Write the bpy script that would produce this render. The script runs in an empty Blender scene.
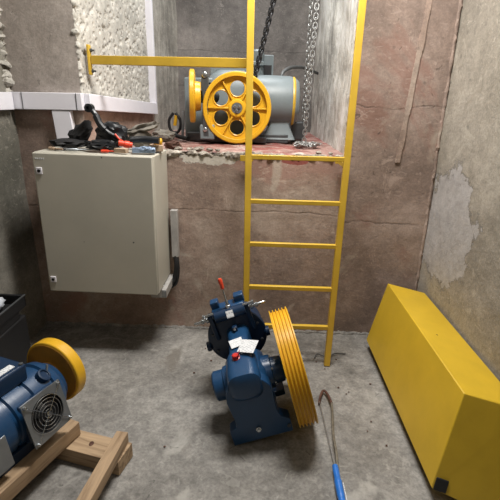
import bpy, bmesh, math, random
from math import sin, cos, pi, radians, sqrt
from mathutils import Vector, Matrix, noise
random.seed(7)
S = bpy.context.scene
COL = S.collection
V = Vector

# ------------------------------------------------------------------ materials
def rgb(h):
    if isinstance(h, str):
        h = h.lstrip('#'); c = [int(h[i:i+2], 16)/255 for i in (0, 2, 4)]
        return tuple(x/12.92 if x <= .04045 else ((x+.055)/1.055)**2.4 for x in c)
    return h

class NT:
    def __init__(s, name, rough=.6, metal=0):
        s.m = bpy.data.materials.new(name); s.m.use_nodes = True
        s.t = s.m.node_tree; s.b = s.t.nodes['Principled BSDF']
        s.b.inputs['Roughness'].default_value = rough; s.b.inputs['Metallic'].default_value = metal
        s.tc = s.t.nodes.new('ShaderNodeTexCoord')
    def n(s, typ, **kw):
        x = s.t.nodes.new(typ)
        for k, v in kw.items():
            if k in x.inputs: x.inputs[k].default_value = v
            else: setattr(x, k, v)
        return x
    def l(s, a, b): s.t.links.new(a, b)
    def mapping(s, sc=(1, 1, 1)):
        mp = s.n('ShaderNodeMapping'); mp.inputs['Scale'].default_value = sc
        s.l(s.tc.outputs['Object'], mp.inputs[0]); return mp.outputs[0]
    def noise(s, scale, detail=6, rough=.6, sc=(1, 1, 1), dist=0):
        x = s.n('ShaderNodeTexNoise'); x.inputs['Scale'].default_value = scale
        x.inputs['Detail'].default_value = detail; x.inputs['Roughness'].default_value = rough
        x.inputs['Distortion'].default_value = dist
        s.l(s.mapping(sc), x.inputs['Vector']); return x.outputs['Fac']
    def ramp(s, fac, stops):
        r = s.n('ShaderNodeValToRGB'); e = r.color_ramp.elements
        while len(e) < len(stops): e.new(.5)
        for el, (p, c) in zip(e, stops):
            el.position = p
            c = rgb(c) if not isinstance(c, (int, float)) else (c, c, c)
            el.color = (*c, 1)
        s.l(fac, r.inputs[0]); return r.outputs[0]
    def mix(s, fac, a, b, mode='MIX'):
        x = s.n('ShaderNodeMix'); x.data_type = 'RGBA'; x.blend_type = mode
        for i, v in ((0, fac), (6, a), (7, b)):
            if hasattr(v, 'links') or hasattr(v, 'is_linked'): s.l(v, x.inputs[i])
            elif i == 0: x.inputs[0].default_value = v
            else: x.inputs[i].default_value = (*rgb(v), 1)
        return x.outputs[2]
    def math(s, op, a, b=0):
        x = s.n('ShaderNodeMath'); x.operation = op
        for i, v in enumerate((a, b)):
            if hasattr(v, 'is_linked'): s.l(v, x.inputs[i])
            else: x.inputs[i].default_value = v
        return x.outputs[0]
    def bump(s, h, strength=.4, dist=.01, prev=None):
        x = s.n('ShaderNodeBump'); x.inputs['Strength'].default_value = strength
        x.inputs['Distance'].default_value = dist; s.l(h, x.inputs['Height'])
        if prev is not None: s.l(prev, x.inputs['Normal'])
        return x.outputs[0]
    def out(s, col, nrm=None):
        s.l(col, s.b.inputs['Base Color'])
        if nrm is not None: s.l(nrm, s.b.inputs['Normal'])
        return s.m

def plain(name, c, rough=.5, metal=0, var=.12, scale=9, bump=0.05, bscale=60):
    t = NT(name, rough, metal); c = rgb(c)
    d = tuple(x*(1-var*2) for x in c); e = tuple(min(1, x*(1+var)) for x in c)
    col = t.ramp(t.noise(scale), [(.3, d), (.7, e)])
    return t.out(col, t.bump(t.noise(bscale), bump, .004))

def concrete(name, dark, mid, light, scale=1.6, seams=(), bump=.5, stain=None, streak=False, speck=0, patch=None, scratches=True, mottle=.32, pits=0):
    t = NT(name, .9)
    n1 = t.noise(scale, 9, .65, dist=.5)
    col = t.ramp(n1, [(.3, dark), (.5, mid), (.68, light)])
    n2 = t.noise(14, 8, .7)
    col = t.mix(mottle, col, t.ramp(n2, [(.35, .25), (.65, .75)]), 'OVERLAY')
    n4 = t.noise(60, 5, .75)
    col = t.mix(mottle*.8, col, t.ramp(n4, [(.38, .28), (.62, .72)]), 'OVERLAY')
    if streak:
        n3 = t.noise(7, 6, .6, sc=(3, 3, .15))
        col = t.mix(.5, col, t.ramp(n3, [(.38, .25), (.6, .72)]), 'OVERLAY')
    if stain:
        for sc_, thr, c in stain:
            f = t.ramp(t.noise(sc_, 7, .6, dist=1.0), [(thr, 0.0), (thr+.07, 1.0)])
            col = t.mix(t.math('MULTIPLY', f, .75), col, c)
    sep = t.n('ShaderNodeSeparateXYZ'); t.l(t.tc.outputs['Object'], sep.inputs[0])
    h = t.math('ADD', t.noise(5, 8, .65), t.math('MULTIPLY', t.noise(45, 8, .7), .35))
    for z0, ax in seams:
        w = t.math('MULTIPLY', t.math('SUBTRACT', t.noise(3, 7, .6), .5), .11)
        d = t.math('ABSOLUTE', t.math('ADD', t.math('SUBTRACT', sep.outputs[ax], z0), w))
        f = t.ramp(d, [(0.0, .8), (.004, .5), (.009, 0.0)])
        f = t.math('MULTIPLY', f, t.ramp(t.noise(4), [(.35, .05), (.6, .65)]))
        col = t.mix(f, col, tuple(x*.35 for x in rgb(dark)))
        h = t.math('SUBTRACT', h, t.math('MULTIPLY', f, .5))
    if scratches:
        f = t.ramp(t.noise(9, 3, .5, sc=(1, 1, 2.2), dist=3.0), [(.62, 0.0), (.66, 1.0)])
        col = t.mix(t.math('MULTIPLY', f, .5), col, light)
        f = t.ramp(t.noise(3.5, 9, .75, dist=1.5), [(.60, 0.0), (.64, 1.0)])
        col = t.mix(t.math('MULTIPLY', f, .55), col, tuple(min(1, x*1.25) for x in rgb(light)))
        f = t.ramp(t.noise(11, 4, .6, dist=2.0), [(.27, 1.0), (.31, 0.0)])
        col = t.mix(t.math('MULTIPLY', f, .6), col, tuple(x*.4 for x in rgb(dark)))
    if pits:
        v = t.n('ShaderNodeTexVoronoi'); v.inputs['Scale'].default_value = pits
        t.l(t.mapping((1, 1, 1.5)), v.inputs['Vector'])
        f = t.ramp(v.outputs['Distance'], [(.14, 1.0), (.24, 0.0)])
        col = t.mix(t.math('MULTIPLY', f, .7), col, '#5d5850')  # shade and dirt of the pits put into the colour as dark dots
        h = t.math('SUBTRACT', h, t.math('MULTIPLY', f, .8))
    if speck:
        v = t.n('ShaderNodeTexVoronoi'); v.inputs['Scale'].default_value = speck
        t.l(t.mapping(), v.inputs['Vector'])
        f = t.ramp(v.outputs['Distance'], [(.06, 1.0), (.12, 0.0)])
        col = t.mix(t.math('MULTIPLY', f, .35), col, tuple(x*.5 for x in rgb(dark)))
    if patch:
        # peeled plaster: cx, cz, rx, rz in wall coordinates (axes a, b)
        for (a, b, ca, cb, ra, rb, c) in patch:
            da = t.math('DIVIDE', t.math('SUBTRACT', sep.outputs[a], ca), ra)
            db = t.math('DIVIDE', t.math('SUBTRACT', sep.outputs[b], cb), rb)
            r2 = t.math('ADD', t.math('MULTIPLY', da, da), t.math('MULTIPLY', db, db))
            r2 = t.math('ADD', r2, t.math('MULTIPLY', t.math('SUBTRACT', t.noise(6, 8, .7), .5), 3.2))
            f = t.ramp(r2, [(.86, 1.0), (.93, 0.0)])
            e = t.ramp(r2, [(.80, 0.0), (.9, 1.0), (.98, 0.0)])
            col = t.mix(f, col, t.mix(.5, c, t.ramp(n2, [(.3, .2), (.7, .55)]), 'OVERLAY'))
            col = t.mix(t.math('MULTIPLY', e, .6), col, tuple(x*.6 for x in rgb(dark)))
            h = t.math('SUBTRACT', h, t.math('MULTIPLY', f, .4))
    return t.out(col, t.bump(h, bump, .02))

def label_mat(name, base='#d8dadb', ink='#555a60', sc=(1, 160, 1), axis='Y'):
    t = NT(name, .45)
    w = t.n('ShaderNodeTexWave'); w.bands_direction = axis; w.inputs['Scale'].default_value = 28
    t.l(t.mapping(), w.inputs['Vector'])
    f = t.math('MULTIPLY', t.ramp(w.outputs['Fac'], [(.7, 0.0), (.8, 1.0)]), t.ramp(t.noise(90, 2), [(.45, 0.0), (.5, .55)]))
    return t.out(t.mix(f, base, ink))

M = {}
M['back'] = concrete('brown_concrete', '#7a695f', '#978376', '#ae9e91', 1.3, seams=((.985, 2),), bump=.4, patch=[(0, 2, -.36, 1.375, .24, .06, '#ccc6bc'), (0, 2, .25, 1.36, .10, .03, '#8a4b42')],
                     stain=[(1.1, .58, '#967468'), (2.2, .62, '#b0a496')], speck=9)
M['back_right'] = concrete('brown_concrete_tall', '#6a5c54', '#8b796e', '#a59388', 1.3, seams=((.93, 2), (1.74, 2)), bump=.35,
                     stain=[(1.3, .58, '#8c6c60'), (2.6, .62, '#a89c8e')], speck=9)
M['right'] = concrete('tan_grey_concrete', '#716b61', '#8e877b', '#a39c90', 1.2, bump=.5, stain=[(1.0, .62, '#7d7465')],
                      patch=[(1, 2, 2.72, 1.0, .42, .40, '#b2aeab')], speck=6)
M['left'] = concrete('dim_grey_concrete', '#55534a', '#77736a', '#8f8a7f', 1.3, bump=.6, stain=[(1.4, .6, '#5d5b50')])
M['left_front'] = concrete('smooth_mortar', '#776e67', '#8f867e', '#a39a92', 1.1, bump=.3)
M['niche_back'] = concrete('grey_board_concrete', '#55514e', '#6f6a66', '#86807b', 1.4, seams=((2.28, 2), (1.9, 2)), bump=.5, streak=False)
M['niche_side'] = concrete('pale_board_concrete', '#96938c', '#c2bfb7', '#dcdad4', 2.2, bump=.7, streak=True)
M['pier'] = concrete('grey_pier_concrete', '#6c6963', '#8a867e', '#a19d94', 2.2, bump=.6, streak=True)
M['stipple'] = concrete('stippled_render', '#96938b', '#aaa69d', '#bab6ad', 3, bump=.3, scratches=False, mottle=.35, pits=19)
M['rubble'] = concrete('broken_aggregate', '#5f574e', '#8f867b', '#bdb5a9', 16, bump=1)
M['floor'] = concrete('floor_concrete', '#625f5a', '#7f7c77', '#94918b', 1.5, bump=.35, mottle=.5, stain=[(2.2, .6, '#a5a29b'), (1.2, .63, '#6d675f')], speck=5)
M['ledge'] = concrete('red_stained_concrete', '#6f5048', '#94736a', '#b39c93', 4, bump=.7, stain=[(3.0, .5, '#7d352f'), (5, .6, '#bfb5ab')])
M['ceiling'] = concrete('ceiling_concrete', '#6c6862', '#7f7b74', '#8f8a83', 2)

def paint(name, c, chip, rough=.42, amt=.66, dirt=.25, scale=18):
    t = NT(name, rough); c = rgb(c)
    col = t.ramp(t.noise(6), [(.3, tuple(x*(1-dirt) for x in c)), (.65, c)])
    f = t.ramp(t.noise(scale, 8, .7), [(amt, 0.0), (amt+.03, 1.0)])
    col = t.mix(f, col, chip)
    return t.out(col, t.bump(t.noise(40), .08, .004))
M['yellow'] = paint('yellow_paint', '#cba636', '#8a6a2a', .4, .70, .18)
M['yellow_wheel'] = paint('yellow_wheel_paint', '#dba926', '#5e4718', .35, .72, .15)
M['yellow_box'] = paint('yellow_sheet_paint', '#c9a629', '#9b7c2c', .42, .74, .12, 9)
M['white_duct'] = paint('white_trunking_plastic', '#dedce2', '#85817f', .4, .70, .07, 9)
M['cabinet'] = plain('beige_grey_powder_coat', '#b3afa2', .42, 0, .04, 3)
M['blue'] = paint('dark_blue_enamel', '#1b4064', '#0f1f30', .3, .72, .2)
M['blue_dark'] = paint('deep_blue_enamel', '#142c47', '#0c1826', .33, .74, .15)
M['blue_mid'] = paint('mid_blue_enamel', '#28547c', '#16304a', .32, .74, .15)
M['machine_grey'] = paint('grey_machine_paint', '#737d80', '#56585a', .45, .66, .2)
M['dark_grey'] = plain('dark_grey_steel', '#55585a', .45, .5)
M['steel'] = plain('bright_steel', '#bfc3c6', .25, .95, .08)
M['plate'] = plain('brushed_aluminium', '#8d9194', .4, .7, .1)
M['black'] = plain('black_rubber', '#141416', .6)
M['black_gloss'] = plain('black_plastic', '#1a1c1f', .35)
M['red'] = plain('red_plastic', '#c32a22', .35)
M['redorange'] = plain('orange_red_grip', '#d8452a', .4)
M['chain_dark'] = plain('dark_chain_steel', '#3a3a3c', .45, .7)
M['chain_light'] = plain('galvanised_chain', '#a3a3a1', .4, .7)
M['wire'] = plain('grey_conduit', '#5a5c5d', .5, .4)
M['rust'] = plain('rusty_steel', '#5e4034', .7, .4, .3, 40)
M['saw_grey'] = plain('worn_grey_steel', '#7b7568', .5, .5, .25, 30)
M['blue_handle'] = plain('bright_blue_plastic', '#2b6fc2', .3)
M['cloth_grey'] = plain('grey_cloth', '#7a756c', .9, 0, .2, 25, .4)
M['packet'] = plain('pale_blue_foil', '#8ea0b8', .3, .3, .25, 40)
M['tan'] = plain('tan_cardboard', '#a48d76', .8)
M['white_lump'] = plain('white_plastic', '#c9ced6', .5)
M['label'] = label_mat('printed_paper_label')
M['lamp'] = NT('lamp_tube').m
b = M['lamp'].node_tree.nodes['Principled BSDF']; b.inputs['Emission Color'].default_value = (1, .98, .94, 1); b.inputs['Emission Strength'].default_value = 6
def wood(name, a, b_, axis_sc):
    t = NT(name, .75)
    n = t.noise(5, 8, .6, sc=axis_sc, dist=.6)
    col = t.ramp(n, [(.32, a), (.52, b_), (.7, tuple(min(1, x*1.25) for x in rgb(b_)))])
    k = t.ramp(t.noise(3, 3), [(.66, 0.0), (.74, 1.0)])
    col = t.mix(t.math('MULTIPLY', k, .5), col, a)
    return t.out(col, t.bump(n, .3, .004))
M['duct_grey'] = plain('grey_duct', '#a3a09c', .5)
M['wood'] = wood('rough_pine', '#755d43', '#a0876a', (6, .5, 6))
M['wood_x'] = wood('rough_pine_cross', '#755d43', '#a78e70', (.5, 6, 6))

# ------------------------------------------------------------------ mesh helpers
def frame(ax):
    ax = V(ax).normalized(); a = V((0, 0, 1)) if abs(ax.z) < .9 else V((0, 1, 0))
    u = ax.cross(a).normalized(); return u, ax.cross(u).normalized(), ax

def bm_new(): return bmesh.new()
def add_box(bm, c, s, R=None, taper=None):
    vs = []
    for dz in (-1, 1):
        for dx, dy in ((-1, -1), (1, -1), (1, 1), (-1, 1)):
            k = taper if (taper and dz > 0) else 1
            p = V((dx*s[0]/2*k, dy*s[1]/2*k, dz*s[2]/2))
            if R: p = R @ p
            vs.append(bm.verts.new(p+V(c)))
    for f in ((3, 2, 1, 0), (4, 5, 6, 7), (0, 1, 5, 4), (1, 2, 6, 5), (2, 3, 7, 6), (3, 0, 4, 7)):
        bm.faces.new([vs[i] for i in f])
    return vs
def add_hex(bm, P):   # eight corner points, bottom ring then top ring
    vs = [bm.verts.new(p) for p in P]
    for f in ((3, 2, 1, 0), (4, 5, 6, 7), (0, 1, 5, 4), (1, 2, 6, 5), (2, 3, 7, 6), (3, 0, 4, 7)):
        bm.faces.new([vs[i] for i in f])
def add_lathe(bm, o, ax, prof, n=32, cap=True, closed=False):   # prof (radius, distance along axis)
    u, w, ax = frame(ax); o = V(o); rings = []
    for r, h in prof:
        if r < 1e-5: rings.append([bm.verts.new(o+ax*h)])
        else: rings.append([bm.verts.new(o+ax*h+(u*cos(2*pi*i/n)+w*sin(2*pi*i/n))*r) for i in range(n)])
    seq = list(zip(rings, rings[1:]))
    if closed: seq.append((rings[-1], rings[0]))
    for a, b in seq:
        for i in range(n):
            j = (i+1) % n
            if len(a) == 1 and len(b) == 1: continue
            if len(a) == 1: bm.faces.new((a[0], b[j], b[i]))
            elif len(b) == 1: bm.faces.new((a[i], a[j], b[0]))
            else: bm.faces.new((a[i], a[j], b[j], b[i]))
    if cap and not closed:
        if len(rings[0]) > 1: bm.faces.new(rings[0][::-1])
        if len(rings[-1]) > 1: bm.faces.new(rings[-1])
def add_cyl(bm, a, b, r, r2=None, n=24):
    a = V(a); b = V(b); add_lathe(bm, a, b-a, [(r, 0), (r if r2 is None else r2, (b-a).length)], n)
def add_tube(bm, pts, r, n=10, closed=False):
    pts = [V(p) for p in pts]; rings = []; N = len(pts); prev = None
    for i, p in enumerate(pts):
        if closed: t = pts[(i+1) % N]-pts[i-1]
        else: t = pts[min(i+1, N-1)]-pts[max(i-1, 0)]
        t.normalize()
        if prev is None: u = frame(t)[0]
        else: u = (prev-t*prev.dot(t)).normalized()
        prev = u; w = t.cross(u)
        rr = r[i] if isinstance(r, (list, tuple)) else r
        rings.append([bm.verts.new(p+(u*cos(2*pi*k/n)+w*sin(2*pi*k/n))*rr) for k in range(n)])
    for a, b in (list(zip(rings, rings[1:]))+([(rings[-1], rings[0])] if closed else [])):
        for k in range(n):
            j = (k+1) % n; bm.faces.new((a[k], a[j], b[j], b[k]))
    if not closed: bm.faces.new(rings[0][::-1]); bm.faces.new(rings[-1])
def bez(pts, n=10):
    pts = [V(p) for p in pts]; P = [pts[0]*2-pts[1]]+pts+[pts[-1]*2-pts[-2]]; out = []
    for i in range(1, len(P)-2):
        for k in range(n):
            t = k/n; a, b, c, d = P[i-1:i+3]
            out.append(.5*((2*b)+(c-a)*t+(2*a-5*b+4*c-d)*t*t+(3*b-a-3*c+d)*t**3))
    out.append(pts[-1]); return out
def rrect(x0, x1, y0, y1, r, n=6):
    r = min(r, (x1-x0)/2-1e-4, (y1-y0)/2-1e-4); o = []
    for cx, cy, a0 in ((x1-r, y1-r, 0), (x0+r, y1-r, 90), (x0+r, y0+r, 180), (x1-r, y0+r, 270)):
        for k in range(n+1):
            a = radians(a0+90*k/n); o.append((cx+r*cos(a), cy+r*sin(a)))
    return o
def add_loft(bm, secs, axis='z'):    # secs: (h, a0, a1, b0, b1, r); axis z: a=x b=y ; axis y: a=x b=z
    rings = []
    for h, a0, a1, b0, b1, r in secs:
        rings.append([bm.verts.new((a, b, h) if axis == 'z' else (a, h, b)) for a, b in rrect(a0, a1, b0, b1, r)])
    n = len(rings[0])
    for p, q in zip(rings, rings[1:]):
        for i in range(n):
            j = (i+1) % n; bm.faces.new((p[i], p[j], q[j], q[i]))
    bm.faces.new(rings[0][::-1]); bm.faces.new(rings[-1])
def add_prism(bm, poly, d0, d1, plane='xz'):
    def f(a, b, d): return (a, d, b) if plane == 'xz' else ((a, b, d) if plane == 'xy' else (d, a, b))
    A = [bm.verts.new(f(a, b, d0)) for a, b in poly]; B = [bm.verts.new(f(a, b, d1)) for a, b in poly]
    n = len(poly); bm.faces.new(A[::-1]); bm.faces.new(B)
    for i in range(n):
        j = (i+1) % n; bm.faces.new((A[i], A[j], B[j], B[i]))
def obj(name, bm, m, parent=None, bevel=0, smooth=35, seg=2, label=None):
    bmesh.ops.recalc_face_normals(bm, faces=bm.faces)
    me = bpy.data.meshes.new(name); bm.to_mesh(me); bm.free()
    me.materials.append(M[m] if isinstance(m, str) else m)
    if smooth:
        me.shade_smooth(); me.set_sharp_from_angle(angle=radians(smooth))
    o = bpy.data.objects.new(name, me); COL.objects.link(o)
    if parent: o.parent = parent
    if bevel:
        b = o.modifiers.new('bevel', 'BEVEL'); b.width = bevel; b.segments = seg; b.limit_method = 'ANGLE'; b.angle_limit = radians(40)
        b.harden_normals = False
    if label: o['label'] = label
    return o
def tag(o, label, cat, group=None):
    o['label'] = label; o['category'] = cat
    if group: o['group'] = group
    return o
def thing(name, label, cat, loc=(0, 0, 0), rot=(0, 0, 0), group=None):
    o = bpy.data.objects.new(name, None); COL.objects.link(o); o.location = loc; o.rotation_euler = rot
    o.empty_display_size = .1
    return tag(o, label, cat, group)
def struct(name, bm, m, bevel=0, smooth=35):
    o = obj(name, bm, m, bevel=bevel, smooth=smooth); o['kind'] = 'structure'; return o
def blob(bm, c, s, R=None, amp=.25, freq=3, sub=3, seed=0):
    r = bmesh.ops.create_icosphere(bm, subdivisions=sub, radius=1)
    for v in r['verts']:
        p = v.co.copy(); k = 1+amp*noise.noise(p*freq+V((seed*7.3, seed, 1)))
        q = V((p.x*s[0]*k, p.y*s[1]*k, p.z*s[2]*k))
        if R: q = R @ q
        v.co = q+V(c)

# ------------------------------------------------------------------ room shell
H0 = 1.41     # height of the raised floor
CZ = 3.7
NB = 5.3      # back of the niche
def grid(bm, o, du, dv, nu, nv, disp):
    o = V(o); du = V(du); dv = V(dv); nrm = du.cross(dv).normalized()
    g = [[None]*(nv+1) for _ in range(nu+1)]
    for i in range(nu+1):
        for j in range(nv+1):
            p = o+du*(i/nu)+dv*(j/nv); g[i][j] = bm.verts.new(p+nrm*disp(p, i, j))
    for i in range(nu):
        for j in range(nv): bm.faces.new((g[i][j], g[i+1][j], g[i+1][j+1], g[i][j+1]))

bm = bm_new(); grid(bm, (-1.7, -1.2, 0), (3.4, 0, 0), (0, 4.25, 0), 90, 110, lambda p, i, j: .004*noise.noise(p*2.2)-.004)
add_box(bm, (0, .9, -.08), (3.6, 4.3, .12)); struct('floor', bm, 'floor')
# lower back wall under the raised floor
def rough(a, f): return lambda p, i, j: a*noise.noise(p*f)+a*.35*noise.noise(p*f*4)
bm = bm_new(); grid(bm, (-1.75, 3.0, -.02), (2.36, 0, 0), (0, 0, 1.40), 90, 55, rough(.008, 2.6)); struct('wall_back_lower', bm, 'back')
bm = bm_new(); grid(bm, (.6, 3.0, -.02), (.70, 0, 0), (0, 0, CZ+.02), 36, 120, rough(.007, 2.6)); struct('wall_back_right', bm, 'back_right')
# fill the lower left front strip and the mortar face above the trunking
bm = bm_new(); grid(bm, (-1.75, 3.0, 1.38), (.53, 0, 0), (0, 0, .30), 20, 12, rough(.006, 2.6)); struct('wall_back_left', bm, 'back')
bm = bm_new(); grid(bm, (-1.75, 2.995, 1.67), (.53, 0, 0), (0, 0, CZ-1.67), 26, 80, rough(.012, 2.2)); struct('wall_upper_left', bm, 'left_front')
bm = bm_new(); grid(bm, (-1.70, 3.05, -.02), (0, -4.2, 0), (0, 0, CZ+.02), 70, 90, rough(.012, 1.8)); struct('wall_left', bm, 'left')
bm = bm_new()
grid(bm, (1.26, -1.2, -.02), (0, 4.25, 0), (-.06, 0, CZ+.02), 80, 90, rough(.010, 1.8)); struct('wall_right', bm, 'right')
bm = bm_new(); grid(bm, (1.3, -1.2, -.02), (-3.05, 0, 0), (0, 0, CZ+.02), 10, 10, lambda p, i, j: 0); struct('wall_front', bm, 'left')
bm = bm_new(); add_box(bm, (-.2, 2.1, CZ+.06), (3.4, 6.8, .12)); struct('ceiling', bm, 'ceiling')
# raised floor (thick slab in front of the lower wall)
def ledge_d(p, i, j):
    return .012*noise.noise(p*5)+.006*noise.noise(p*16)
bm = bm_new(); grid(bm, (-1.35, 3.0, H0-.008), (2.08, 0, 0), (0, NB-2.9, 0), 110, 100, ledge_d); struct('floor_raised', bm, 'ledge')
# niche walls
rnd = random.Random(3)
nu, nv = 210, 230
y0, y1 = 3.0, 4.62; z0, z1 = 1.66, CZ
hgt = [[0.0]*(nv+1) for _ in range(nu+1)]
for _ in range(1150):
    ci, cj = rnd.uniform(0, nu), rnd.uniform(0, nv); a = rnd.uniform(1.5, 2.9); b = rnd.uniform(1.2, 1.9); th = rnd.uniform(.2, 1.1); d = rnd.uniform(.014, .028)
    for i in range(max(0, int(ci-5)), min(nu, int(ci+6))+1):
        for j in range(max(0, int(cj-5)), min(nv, int(cj+6))+1):
            x = (i-ci)*cos(th)+(j-cj)*sin(th); y = -(i-ci)*sin(th)+(j-cj)*cos(th)
            q = (x/a)**2+(y/b)**2
            if q < 1: hgt[i][j] -= d*(1-q)
bm = bm_new()
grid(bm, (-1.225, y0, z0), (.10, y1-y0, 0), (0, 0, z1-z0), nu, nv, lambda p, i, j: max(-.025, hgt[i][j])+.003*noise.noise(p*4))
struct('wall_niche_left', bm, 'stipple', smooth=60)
bm = bm_new(); grid(bm, (-1.225, y0, H0-.03), (.10, y1-y0, 0), (0, 0, .28), 50, 10, rough(.006, 4)); struct('wall_niche_left_lower', bm, 'back')
bm = bm_new(); grid(bm, (-1.125, 4.60, H0-.03), (.15, NB-4.6+.05, 0), (0, 0, CZ-H0+.03), 40, 120, rough(.014, 3)); struct('wall_niche_left_pier', bm, 'pier')
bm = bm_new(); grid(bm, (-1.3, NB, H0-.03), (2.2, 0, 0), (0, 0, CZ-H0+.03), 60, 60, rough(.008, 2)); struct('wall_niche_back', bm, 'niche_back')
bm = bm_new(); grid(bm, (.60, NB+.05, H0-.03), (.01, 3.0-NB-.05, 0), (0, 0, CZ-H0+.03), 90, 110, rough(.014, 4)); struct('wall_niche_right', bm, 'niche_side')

def rubble_edge(name, a, b, w, m, n=150, seed=0, amp=.6):
    a = V(a); b = V(b); bm = bm_new(); pts = []; rs = []
    for i in range(n+1):
        p = a.lerp(b, i/n); q = p*14+V((seed, 0, 0))
        pts.append(p+V((noise.noise(q), noise.noise(q+V((5, 0, 0))), noise.noise(q+V((0, 9, 0)))))*w*.5)
        rs.append(w*(1+amp*noise.noise(p*30+V((0, seed, 0)))))
    add_tube(bm, pts, rs, 14)
    for v in bm.verts: v.co += V((noise.noise(v.co*40), noise.noise(v.co*40+V((3, 3, 3))), noise.noise(v.co*40+V((8, 1, 1)))))*w*.5
    return struct(name, bm, m, smooth=25)
rubble_edge('trim_1', (-1.22, 3.012, 1.392), (.605, 3.012, 1.385), .020, 'rubble', 400, 1)
rubble_edge('trim_2', (.603, 3.012, 1.41), (.603, 3.012, CZ), .013, 'rubble', 400, 4)
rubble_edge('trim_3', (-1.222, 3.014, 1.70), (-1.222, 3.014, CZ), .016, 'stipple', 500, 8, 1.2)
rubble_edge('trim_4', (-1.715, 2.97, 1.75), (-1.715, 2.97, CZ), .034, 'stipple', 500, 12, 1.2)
# render strip down the right of the back wall, and the rough seam in the corner
bm = bm_new()
for k in range(60):
    t0, t1 = k/60, (k+1)/60
    f = lambda t: V((1.085-.125*t+.006*noise.noise(V((t*9, 0, 0))), 2.994, 3.5-2.13*t))
    w0 = .017+.010*noise.noise(V((k*.3, 0, 0))); 
    a, b = f(t0), f(t1)
    add_hex(bm, [(b.x-w0, 2.991, b.z), (b.x+w0, 2.991, b.z), (b.x+w0, 3.01, b.z), (b.x-w0, 3.01, b.z), (a.x-w0, 2.991, a.z), (a.x+w0, 2.991, a.z), (a.x+w0, 3.01, a.z), (a.x-w0, 3.01, a.z)])
struct('trim_5', bm, 'back')
rubble_edge('trim_6', (1.245, 3.0, 0), (1.195, 3.0, CZ), .011, 'back_right', 160, 20)
# fillet of mortar at foot of back wall
rubble_edge('trim_7', (-1.7, 3.0, -.005), (1.25, 3.0, -.005), .018, 'floor', 160, 30)

# ------------------------------------------------------------------ yellow ladder
lad = thing('ladder', 'yellow painted steel ladder standing on the floor against the raised ledge', 'ladder', (.235, 2.545, 0))
def rail(xb, xt, nm='side_rail'):
    bm = bm_new(); zt = 2.9; yt = 2.545+.143*zt*.5
    def P(z): t = z/1.43; return V((xb+(xt-xb)*t-.235, .15*t, z))
    a, c = P(0), P(zt); w, d = .021, .014
    ring = lambda p: [(p.x-w, p.y-d, p.z), (p.x+w, p.y-d, p.z), (p.x+w, p.y+d, p.z), (p.x-w, p.y+d, p.z)]
    add_hex(bm, ring(a)+ring(c)); obj(nm, bm, 'yellow', lad, .003); return P
PL = rail(-.058, -.072); PR = rail(.520, .548)
for z in (.285, .562, .858, 1.140, 1.418):
    a, c = PL(z), PR(z); bm = bm_new()
    add_box(bm, (a+c)/2, ((c-a).length-.03, .028, .028)); o = obj('rung', bm, 'yellow', lad, .003)
for p, sx in ((PL(1.375), -1), (PR(1.375), 1)):
    bm = bm_new(); add_box(bm, (p.x+sx*.005, p.y+.13, 1.375), (.03, .26, .03)); add_box(bm, (p.x+sx*.02-.0, p.y+.265, 1.375), (.09, .012, .04))
    obj('wall_bracket', bm, 'yellow', lad, .002)

# ------------------------------------------------------------------ handrail across the opening
hr = thing('handrail', 'yellow horizontal handrail bar bolted to the stippled wall and running to the ladder', 'handrail', (-1.2, 3.12, 1.988))
bm = bm_new(); A = V((.03, 0, 0)); B = V((-.085-.0+1.2, -.30, -.02))
d = (B-A).normalized(); n_ = V((-d.y, d.x, 0)).normalized()*.016; up = V((0, 0, .028))
add_hex(bm, [A-n_-up, B-n_-up, B+n_-up, A+n_-up, A-n_+up, B-n_+up, B+n_+up, A+n_+up]); obj('rail_bar', bm, 'yellow', hr, .003)
bm = bm_new(); add_box(bm, (.012, 0, .0), (.018, .04, .19)); obj('mounting_plate', bm, 'yellow', hr, .003)
for dz in (.06, -.07):
    bm = bm_new(); add_lathe(bm, (.02, 0, dz), (1, 0, 0), [(.012, 0), (.012, .012), (.006, .013), (.006, .03), (0, .03)], 8); obj('bolt', bm, 'dark_grey', hr)

# ------------------------------------------------------------------ white trunking
dk = thing('cable_trunking', 'white plastic cable trunking running along the left wall and up the niche wall', 'cable trunking', (-1.7, 3, 1.66))
o0 = V((-1.7, 3, 1.66))
def duct_piece(pts, w, h, name='trunking_length', m='white_duct'):
    bm = bm_new(); a, c = [V(p)-o0 for p in pts]; d = (c-a).normalized()
    if abs(d.z) > .9: n1, n2 = V((1, 0, 0))*w/2, V((0, 1, 0))*h/2
    else: n1 = V((-d.y, d.x, 0)).normalized()*w/2; n2 = V((0, 0, h/2))
    add_hex(bm, [a-n1-n2, c-n1-n2, c+n1-n2, a+n1-n2, a-n1+n2, c-n1+n2, c+n1+n2, a+n1+n2])
    return obj(name, bm, m, dk, .004)
duct_piece([(-1.68, 1.2, 1.71), (-1.68, 2.93, 1.71)], .05, .11)
duct_piece([(-1.705, 2.965, 1.713), (-1.20, 2.965, 1.717)], .05, .11)
duct_piece([(-1.185, 2.99, 1.717), (-1.088, 4.52, 1.650)], .05, .105)
duct_piece([(-1.13+.005, 4.52, 1.61), (-1.13, 4.52, 3.68)], .11, .05)
duct_piece([(-1.352, 2.97, 1.658), (-1.338, 2.97, 1.44)], .125, .05)
for x in (-1.6, -1.235):
    bm = bm_new(); add_box(bm, V((x, 2.9385, 1.715))-o0, (.003, .004, .108)); obj('joint_strip', bm, 'dark_grey', dk)

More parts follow.
